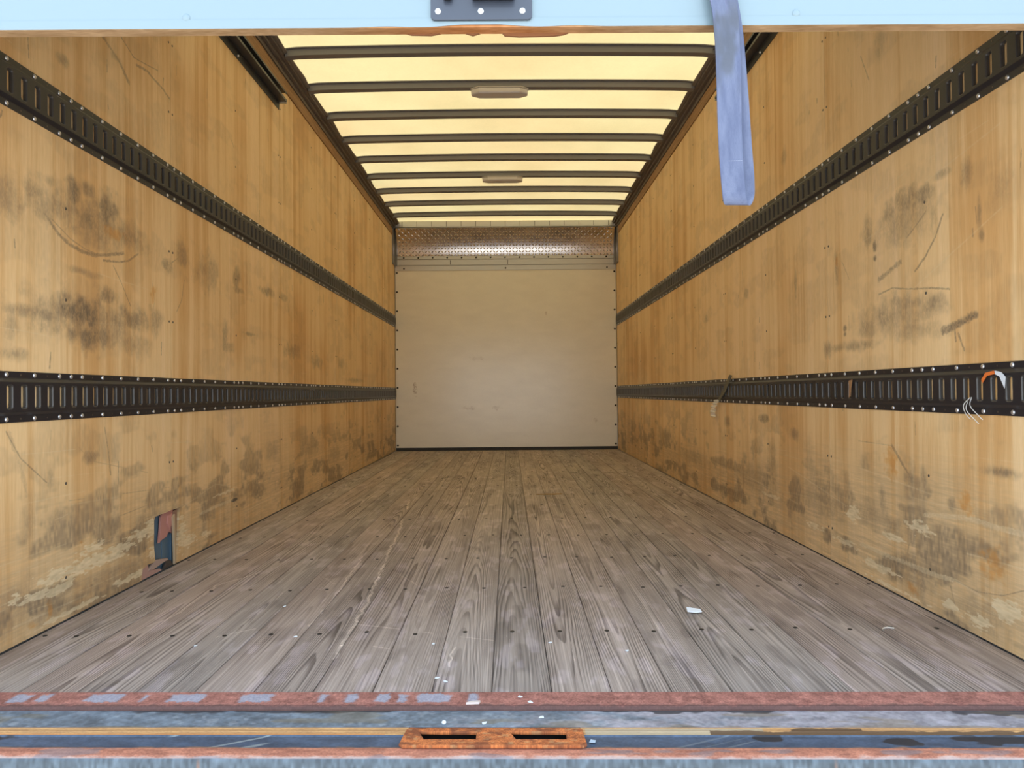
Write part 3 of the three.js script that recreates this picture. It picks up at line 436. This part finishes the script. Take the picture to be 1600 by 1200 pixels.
// ---------------------------------------------------------------- overhead door, half raised, with its tracks
{
  const g = group('door_1', 'half raised white roll-up door at the rear opening', 'door', 'structure');
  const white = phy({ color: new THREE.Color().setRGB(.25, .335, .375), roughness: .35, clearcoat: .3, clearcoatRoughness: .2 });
  const zF = .05, zB = .024, X = 1.185;
  const wt = dataTex(1024, 32, (i, j, o) => { const n = (fbm(i / 34, j / 4, 4) - .5) * 60 + (vn(i / 5, j) - .5) * 18, c = ss(.16, .0, Math.abs(i / 1024 - .49)); o[0] = 172 + n + 4 * c; o[1] = 138 + n - 24 * c; o[2] = 100 + n - 36 * c; });
  // white outer skin of the bottom section, its lower edge buckled in the middle
  const edge = (x) => 1.3545 + .0045 * ss(.26, .12, Math.abs(x + .02)) * (1 + Math.cos((x + .02) * 26)) * .7;
  const strip = (pts, x0, x1, n, f) => { const P = [], U = [], I = []; for (let i = 0; i <= n; i++) { const x = x0 + (x1 - x0) * i / n; pts.forEach(([y, z], k) => { P.push(x, f && k === 0 ? y + f(x) : y, z); U.push(i / n, k / (pts.length - 1)); }); if (i) for (let k = 0; k < pts.length - 1; k++) { const a = (i - 1) * pts.length + k, b = a + pts.length; I.push(a, b, b + 1, a, b + 1, a + 1); } } const q = new THREE.BufferGeometry(); q.setAttribute('position', new THREE.Float32BufferAttribute(P, 3)); q.setAttribute('uv', new THREE.Float32BufferAttribute(U, 2)); q.setIndex(I); q.computeVertexNormals(); return q; };
  mesh('skin', strip([[0, zF + .001], [1.359, zF + .002], [1.372, zF + .002], [1.3735, zF + .0005], [1.74, zF + .0005], [1.74, zB]], -X, X, 160, edge), white, g, 'glossy white outer face of the lowest door section');
  // plywood core, seen from below as the brown bottom edge
  const cg = box(-X, X, 1.354, 1.739, zB, zF), cp = cg.attributes.position, cu = cg.attributes.uv; for (let q = 0; q < cp.count; q++) cu.setXY(q, (cp.getX(q) + X) / (2 * X), cp.getZ(q) * 8);
  const wood = std(0xffffff, .8, 0, { map: wt }); mesh('door_core', cg, wood, g, 'worn plywood core of the door');
  const chip = (pts) => { const s = new THREE.Shape(pts.map((p) => new THREE.Vector2(...p))); return new THREE.ExtrudeGeometry(s, { depth: .006, bevelEnabled: false }).translate(0, 0, zB - .002); };
  const torn = std(0x8a5a38, .9);
  mesh('torn_edge', chip([[.025, 1.3545], [.03, 1.349], [.06, 1.347], [.13, 1.348], [.15, 1.351], [.16, 1.3545]]), torn, g, 'torn brown ply hanging under the door edge');
  mesh('torn_edge', chip([[-.17, 1.3545], [-.16, 1.352], [-.12, 1.351], [-.1, 1.3545]]), torn, g); mesh('torn_edge', chip([[-.05, 1.3545], [-.035, 1.35], [-.02, 1.3545]]), torn, g);
  // upper sections: one upright, one on the bend, two lying under the roof
  const sect = (len) => merge([rbox(-X, X, 0, len, -.013, .012, .003)]);
  mesh('door_section', sect(.30), white, g).position.set(0, 1.743, .037);
  const s2 = mesh('door_section', sect(.34), white, g); s2.position.set(0, 2.05, .02); s2.rotation.x = -1.1;
  for (let k = 0; k < 2; k++) { const s = mesh('door_section', sect(.36), white, g); s.position.set(0, 2.225, -.31 - .37 * k); s.rotation.x = -Math.PI / 2; }
  const fl = new THREE.SphereGeometry(.008, 12, 6, 0, Math.PI * 2, 0, Math.PI / 2).scale(1, .4, 1).rotateX(Math.PI / 2);
  for (const [x, y] of [[-.607, 1.377], [.615, 1.378]]) mesh('carriage_bolt', fl, white, g).position.set(x, y, zF + .0005);
  // black lock plate with bolts
  const sh = new THREE.Shape(), a = -.1165, b = .0835, y0 = 1.367, y1 = 1.52, r = .009; sh.moveTo(a + r, y0); sh.lineTo(b - r, y0); sh.quadraticCurveTo(b, y0, b, y0 + r); sh.lineTo(b, y1 - r); sh.quadraticCurveTo(b, y1, b - r, y1); sh.lineTo(a + r, y1); sh.quadraticCurveTo(a, y1, a, y1 - r); sh.lineTo(a, y0 + r); sh.quadraticCurveTo(a, y0, a + r, y0);
  const lp = mesh('lock_plate', new THREE.ExtrudeGeometry(sh, { depth: .004, bevelEnabled: true, bevelThickness: .0012, bevelSize: .0012, bevelSegments: 2 }), phy({ color: new THREE.Color().setRGB(.05, .06, .085), roughness: .35, clearcoat: .5, clearcoatRoughness: .2 }), g, 'black lock plate with white bolts'); lp.position.z = zF + .002;
  const bt = std(new THREE.Color().setRGB(.82, .84, .86), .35, .2), bg = new THREE.SphereGeometry(.0062, 14, 8, 0, Math.PI * 2, 0, Math.PI / 2).scale(1, .6, 1).rotateX(Math.PI / 2);
  for (const y of [1.383, 1.505]) for (const x of [-.103, -.0175, .0655]) mesh('bolt', bg, bt, lp).position.set(x, y, .0052);
  mesh('lock_handle', merge([rbox(-.035, .05, 1.402, 1.42, .006, .03, .004), rbox(-.092, -.074, 1.402, 1.46, .006, .022, .004), rbox(-.09, .05, 1.45, 1.47, .012, .03, .004)]), M.black, lp, 'black latch of the lock');
  // side tracks
  for (const s of [-1, 1]) {
    const t = group('door_track', s < 0 ? 'black steel door track under the roof along the left wall' : 'black steel door track under the roof on the right, behind the strap', 'door track', null, 'roll-up door tracks');
    const path = [[.03, 2.1]]; for (let k = 1; k <= 8; k++) { const th = k / 8 * Math.PI / 2; path.push([.03 - .12 * (1 - Math.cos(th)), 2.1 + .12 * Math.sin(th)]); } path.push([-2.33, 2.22]);
    // channel: back flange against the wall, two lips
    const bar = (n0, n1, xa, xb) => { const P = [], I = []; path.forEach(([z, y], k) => { const [za, ya] = path[Math.max(0, k - 1)], [zb, yb] = path[Math.min(path.length - 1, k + 1)], l = Math.hypot(zb - za, yb - ya), nz = (yb - ya) / l, ny = -(zb - za) / l; for (const [n, x] of [[n0, xa], [n1, xa], [n1, xb], [n0, xb]]) P.push(s * (W - x), y + ny * n, z + nz * n); if (k) for (let q = 0; q < 4; q++) { const c = (k - 1) * 4 + q, d = (k - 1) * 4 + (q + 1) % 4; I.push(c, c + 4, d + 4, c, d + 4, d); } }); const e = (path.length - 1) * 4; I.push(0, 1, 2, 0, 2, 3, e, e + 2, e + 1, e, e + 3, e + 2); const q = new THREE.BufferGeometry(); q.setAttribute('position', new THREE.Float32BufferAttribute(P, 3)); q.setIndex(I); const f = q.toNonIndexed(); f.computeVertexNormals(); f.setAttribute('uv', new THREE.Float32BufferAttribute(new Float32Array(f.attributes.position.count * 2), 2)); return f; };
    const steel = std(new THREE.Color().setRGB(.06, .06, .062), .4, .4);
    mesh('channel', merge([bar(-.035, .04, .0005, .004), bar(.028, .032, .004, .042), bar(-.02, -.016, .004, .042), bar(-.02, -.008, .04, .044), bar(.022, .032, .04, .044)]), steel, t);
    mesh('flange', bar(-.062, -.035, .0005, .0035), std(new THREE.Color().setRGB(.04, .04, .04), .5, .3), t);
    const rb = new THREE.SphereGeometry(.007, 8, 4);
    for (const z of [-1.75, -1.2, -.7]) mesh('bolt', rb, M.rivet, t).position.set(s * (W - .004), 2.172, z);
    mesh('end_clip', rbox(Math.min(s * (W - .001), s * (W - .04)), Math.max(s * (W - .001), s * (W - .04)), 2.196, 2.204, -2.345, -2.325, .002), std(new THREE.Color().setRGB(.45, .44, .4), .45, .5), t);
  }
  // body of the rear frame above and beside the opening
  const f = group('trim_4', 'rear frame around the door opening', 'frame', 'structure');
  mesh('frame_header', box(-1.27, 1.27, 2.28, 2.5, .052, .09), M.skin, f);
  for (const s of [-1, 1]) mesh('frame_post', box(Math.min(s * 1.192, s * 1.27), Math.max(s * 1.192, s * 1.27), -.24, 2.5, .056, .1), M.skin, f);
  for (const s of [-1, 1]) mesh('door_guide', merge([box(Math.min(s * 1.192, s * 1.196), Math.max(s * 1.192, s * 1.196), .0, 2.09, -.008, .055), box(Math.min(s * 1.155, s * 1.192), Math.max(s * 1.155, s * 1.192), .0, 2.09, -.008, -.004)]), M.black, f);
}

// ---------------------------------------------------------------- dome lamps on two bows (switched off)
{
  const lens = phy({ color: new THREE.Color().setRGB(.58, .53, .5), roughness: .35, clearcoat: .5, clearcoatRoughness: .2 }), base = std(new THREE.Color().setRGB(.42, .38, .35), .5);
  const oct = (hx, hz, c) => { const s = new THREE.Shape(); [[-hx + c, -hz], [hx - c, -hz], [hx, -hz * .25], [hx, hz * .25], [hx - c, hz], [-hx + c, hz], [-hx, hz * .25], [-hx, -hz * .25]].forEach(([x, z], k) => k ? s.lineTo(x, z) : s.moveTo(x, z)); s.closePath(); return s; };
  for (const [z, y, label] of [[-2.712, 2.428, 'long pale dome lamp on the second roof bow, the nearer one'], [-4.425, 2.428, 'long pale dome lamp on a farther roof bow, towards the bulkhead']]) {
    const g = group('dome_lamp', label, 'lamp', null, 'dome lamps on the roof bows'); g.position.set(-.012, y, z);
    mesh('base', new THREE.ExtrudeGeometry(oct(.172, .045, .045), { depth: .008, bevelEnabled: false }).rotateX(Math.PI / 2).translate(0, 0, 0), base, g);
    mesh('lens', new THREE.ExtrudeGeometry(oct(.158, .034, .04), { depth: .012, bevelEnabled: true, bevelThickness: .012, bevelSize: .010, bevelSegments: 4 }).rotateX(Math.PI / 2).translate(0, -.016, 0), lens, g);
    const sc = new THREE.SphereGeometry(.004, 6, 4); for (const x of [-.16, .16]) mesh('screw', sc, M.screw, g).position.set(x, -.018, .0);
  }
}

// ---------------------------------------------------------------- pull strap hanging from the door
{
  const g = group('pull_strap', 'blue grey webbing pull strap hanging in a loop from the door', 'strap');
  const tex = dataTex(256, 1024, (i, j, o) => {
    const y = j / 1024, n = (fbm(i / 60, j / 40, 4) - .5) * 34 + ((i & 3) < 2 ? 3 : -3) + (vn(i / 3, j / 3) - .5) * 8, d = .75 * ss(.35, .65, fbm(i / 130 + 3, j / 50, 3)) * ss(.09, .03, Math.abs(y - .155));
    o[0] = 100 + n; o[1] = 108 + n; o[2] = 134 + n * .9; const p = ss(.1, .04, y + (vn(i / 30, j / 30) - .5) * .06); o[0] += (128 - o[0]) * p * .6; o[1] += (112 - o[1]) * p * .6; o[2] += (156 - o[2]) * p * .6; for (let q = 0; q < 3; q++) o[q] += ([84, 88, 96][q] - o[q]) * d;
  });
  // centre line: x, y, z; half width vector along x with a slight twist
  const front = [[.452, 1.52, .064, .028, .001], [.457, 1.44, .066, .0285, .002], [.466, 1.37, .070, .0265, .004], [.469, 1.30, .074, .0255, .004], [.470, 1.22, .076, .0255, .005], [.470, 1.14, .078, .0250, .006], [.472, 1.06, .080, .0245, .006], [.475, 1.02, .080, .0243, .005], [.478, .998, .078, .0243, .004], [.482, .9895, .073, .0245, .003], [.490, .990, .066, .0245, .0], [.498, 1.008, .059, .0245, -.002], [.499, 1.05, .056, .0245, -.003], [.496, 1.10, .055, .0245, -.003], [.491, 1.19, .055, .0245, -.003], [.485, 1.28, .0555, .0245, -.003], [.478, 1.35, .0585, .0245, -.002], [.466, 1.43, .0575, .0245, 0], [.456, 1.50, .0575, .0245, 0]];
  const cv = new THREE.CatmullRomCurve3(front.map((p) => new THREE.Vector3(p[0], p[1], p[2]))), N = 120, P = [], U = [], I = [], th = .0011;
  for (let i = 0; i <= N; i++) {
    const t = i / N, p = cv.getPoint(t), tg = cv.getTangent(t), f = t * (front.length - 1), k = Math.min(front.length - 2, Math.floor(f)), e = f - k, hw = front[k][3] * (1 - e) + front[k + 1][3] * e, dz = front[k][4] * (1 - e) + front[k + 1][4] * e;
    const sx = new THREE.Vector3(hw, 0, -dz), nn = new THREE.Vector3().crossVectors(tg, sx).normalize().multiplyScalar(th);
    for (const [a, b] of [[-1, 1], [1, 1], [1, -1], [-1, -1]]) { P.push(p.x + a * sx.x + b * nn.x, p.y + a * sx.y + b * nn.y, p.z + a * sx.z + b * nn.z); U.push((a + 1) / 2, t); }
    if (i) for (let q = 0; q < 4; q++) { const c = (i - 1) * 4 + q, d = (i - 1) * 4 + (q + 1) % 4; I.push(c, d, d + 4, c, d + 4, c + 4); }
  }
  let sg = new THREE.BufferGeometry(); sg.setAttribute('position', new THREE.Float32BufferAttribute(P, 3)); sg.setAttribute('uv', new THREE.Float32BufferAttribute(U, 2)); sg.setIndex(I); sg = sg.toNonIndexed(); sg.computeVertexNormals();
  mesh('webbing', sg, phy({ map: tex, roughness: .8, sheen: .4, bumpMap: tex, bumpScale: .0004 }), g);
  const st = []; for (let k = 0; k < 9; k++) st.push(rbox(.463 + k * .0036, .4655 + k * .0036, 1.0705 + k * .0003, 1.0715 + k * .0003, .0805 - k * .0008, .0828 - k * .0008, .0003)); mesh('stitching', merge(st), std(0xb9bccb, .8), g, 'row of pale stitches');
}

// ---------------------------------------------------------------- scraps and litter
const chipGeo = (pts, th, bend = 0) => { const s = new THREE.Shape(pts.map((p) => new THREE.Vector2(...p))), g = new THREE.ExtrudeGeometry(s, { depth: th, bevelEnabled: false, steps: 1 }).rotateX(-Math.PI / 2); const p = g.attributes.position; for (let q = 0; q < p.count; q++) p.setY(q, p.getY(q) + bend * (p.getX(q) ** 2) * 400); g.computeVertexNormals(); return g; };
{
  const paper = std(0xe9eef0, .7), pale = std(0xdcd3c6, .8);
  const a = single('paper_scrap', chipGeo([[-.018, -.007], [.004, -.010], [.019, -.008], [.017, .002], [.004, .007], [-.016, .010]], .0012, .012), paper, 'small white torn paper scrap lying on the grey floor boards', 'scrap'); a.position.set(.545, .006, -.529); a.rotation.x = .3; a.scale.set(1.1, 1, 1.3);
  const b = single('wood_chip', chipGeo([[-.014, -.004], [.012, -.003], [.014, .005], [-.004, .004]], .004), std(0xe0cfc4, .8), 'pale pinkish chip lying on the rusty threshold edge', 'chip'); b.position.set(-.044, .0045, .046);
  const c = single('wood_splinter', mergeGeometries([chipGeo([[-.085, -.004], [-.03, .004], [.02, .006], [.07, .012], [.065, .004], [.0, -.002]], .005), chipGeo([[-.01, .0], [.03, -.012], [.034, -.009], [.0, .008]], .004)]), std(0xa8844f, .85), 'long tan wood splinter on the far floor boards', 'splinter'); c.position.set(.275, .001, -2.822);
  const d = single('plastic_pellet', new THREE.SphereGeometry(.0045, 10, 8).scale(1, .8, 1), paper, 'tiny white pellet on the steel sill left of the keeper plate', 'pellet'); d.position.set(-.096, -.002, .11);
  const e = single('paper_curl', new THREE.TorusGeometry(.02, .0022, 5, 16, 2.2).rotateX(-Math.PI / 2), pale, 'pale curled sliver on the floor beside the right wall', 'scrap'); e.position.set(1.01, .003, -.36); e.rotation.y = .8;
  const f = single('paint_flake', chipGeo([[-.006, -.004], [.005, -.005], [.007, .003], [-.002, .006]], .001), std(0xb9c9d6, .6), 'pale blue paint flake beside the right end of the keeper plate', 'flake'); f.position.set(.178, -.0125, .168);
  const r = rng(4242);
  // crumbs on the boards and the sill
  for (const [x, z, y, label] of [[-.13, -.09, 0, 'larger of the white crumbs on the boards left of centre near the threshold'], [-.11, -.07, 0, 'smaller white crumb next to the larger one near the threshold'], [-.16, -.3, 0, 'white crumb on the boards behind the two crumbs near the threshold'], [-.63, -.62, 0, 'white crumb on the boards nearest the left wall, off its torn hole'], [-.52, -.36, 0, 'white crumb on the boards left of the long pale scratch'], [-.75, -.3, 0, 'white crumb on the leftmost boards near the threshold'], [.05, .02, .0045, 'white crumb on the rusty threshold right of the pinkish chip'], [.07, .045, .0045, 'white crumb on the front edge of the rusty threshold'], [.13, -.3, 0, 'white crumb on the boards just right of centre'], [.09, .09, -.005, 'rightmost white crumb on the steel sill plate above the keeper'], [-.02, .112, -.005, 'white crumb on the sill plate just above the keeper plate'], [.31, -.24, 0, 'white crumb on the boards right of centre, nearer than the paper scrap']]) {
    const k = single('debris_crumb', chipGeo([[-.004 - r() * .003, -.002], [.003 + r() * .003, -.003], [.004, .002 + r() * .002], [-.002, .003]], .0016), paper, label, 'crumb', null, 'pale litter crumbs'); k.position.set(x, y + .001, z); k.rotation.y = r() * 6;
  }
  // scraps on the right hand lower track (wall plane x = W)
  const onWall = (pts, th, x) => { const s = new THREE.Shape(pts.map(([z, y]) => new THREE.Vector2(-z, y))); return new THREE.ExtrudeGeometry(s, { depth: th, bevelEnabled: false }).rotateY(Math.PI / 2).translate(x, 0, 0); };
  single('tape_scrap', onWall([[-.26, .642], [-.245, .660], [-.215, .664], [-.212, .656], [-.24, .652], [-.255, .636]], .0012, W - .0165), std(0xd9702f, .6), 'torn orange tape scrap on the low right track', 'tape');
  single('tape_scrap', onWall([[-.212, .664], [-.19, .660], [-.176, .648], [-.180, .622], [-.188, .636], [-.196, .650], [-.21, .655]], .0012, W - .0165), std(0xd8dde2, .5), 'torn white tape scrap next to the orange one on the track', 'tape');
  single('tape_scrap', onWall([[-.93, .652], [-.905, .656], [-.915, .625], [-.92, .6], [-.93, .595], [-.928, .63]], .0015, W - .0165), std(0x9c7550, .7), 'brown torn tape scrap hanging on the low right track', 'tape');
  single('webbing_scrap', onWall([[-2.18, .70], [-2.215, .705], [-2.33, .63], [-2.42, .575], [-2.40, .565], [-2.36, .585], [-2.30, .61]], .004, W - .019), std(0x6a6350, .85), 'frayed olive strip slanting across the low right track', 'strip');
  const film = phy({ color: 0xf4f1ea, roughness: .25, transmission: .4, thickness: 0, side: THREE.DoubleSide });
  { const P = [], I = [], n = 14; for (let i = 0; i <= n; i++) { const t = i / n; for (const s of [-1, 1]) P.push(W - .012 - .012 * vn(i * 1.7, s + 3), .575 - .1 * t + s * .006 * vn(i, 8), -2.43 - .1 * Math.sin(t * 2.2) + s * (.035 + .03 * vn(i * 1.3, 4)) ); if (i) { const b = 2 * (i - 1); I.push(b, b + 1, b + 3, b, b + 3, b + 2); } } let q = new THREE.BufferGeometry(); q.setAttribute('position', new THREE.Float32BufferAttribute(P, 3)); q.setIndex(I); q = q.toNonIndexed(); q.computeVertexNormals(); single('plastic_film', q, film, 'crumpled clear plastic film hanging under the olive strip', 'plastic'); }
  { const c = []; for (const [a, b, cc] of [[-.315, .59, -.29], [-.3, .6, -.275], [-.305, .6, -.32]]) c.push(new THREE.TubeGeometry(new THREE.CatmullRomCurve3([new THREE.Vector3(W - .014, b, a), new THREE.Vector3(W - .024, b - .02, (a + cc) / 2 - .004), new THREE.Vector3(W - .014, b - .045, cc), new THREE.Vector3(W - .008, b - .055, cc + .006)]), 10, .0012, 4)); single('plastic_shred', mergeGeometries(c), film, 'thin clear plastic shreds hanging on the near end of the right track', 'plastic'); }
}

// ---------------------------------------------------------------- yard outside
{
  const t = dataTex(512, 512, (i, j, o) => { const v = 200 + (fbm(i / 40, j / 40, 4) - .5) * 40 + (vn(i / 1.5, j / 1.5) - .5) * 26; o[0] = v; o[1] = v * .985; o[2] = v * .95; }); t.repeat.set(30, 30);
  const m = single('ground', new THREE.PlaneGeometry(160, 160).rotateX(-Math.PI / 2), std(0xffffff, .9, 0, { map: t }), 'grey paved yard behind and below the truck', 'ground', 'structure'); m.position.y = -1.2;
}

renderer.render(scene, camera);
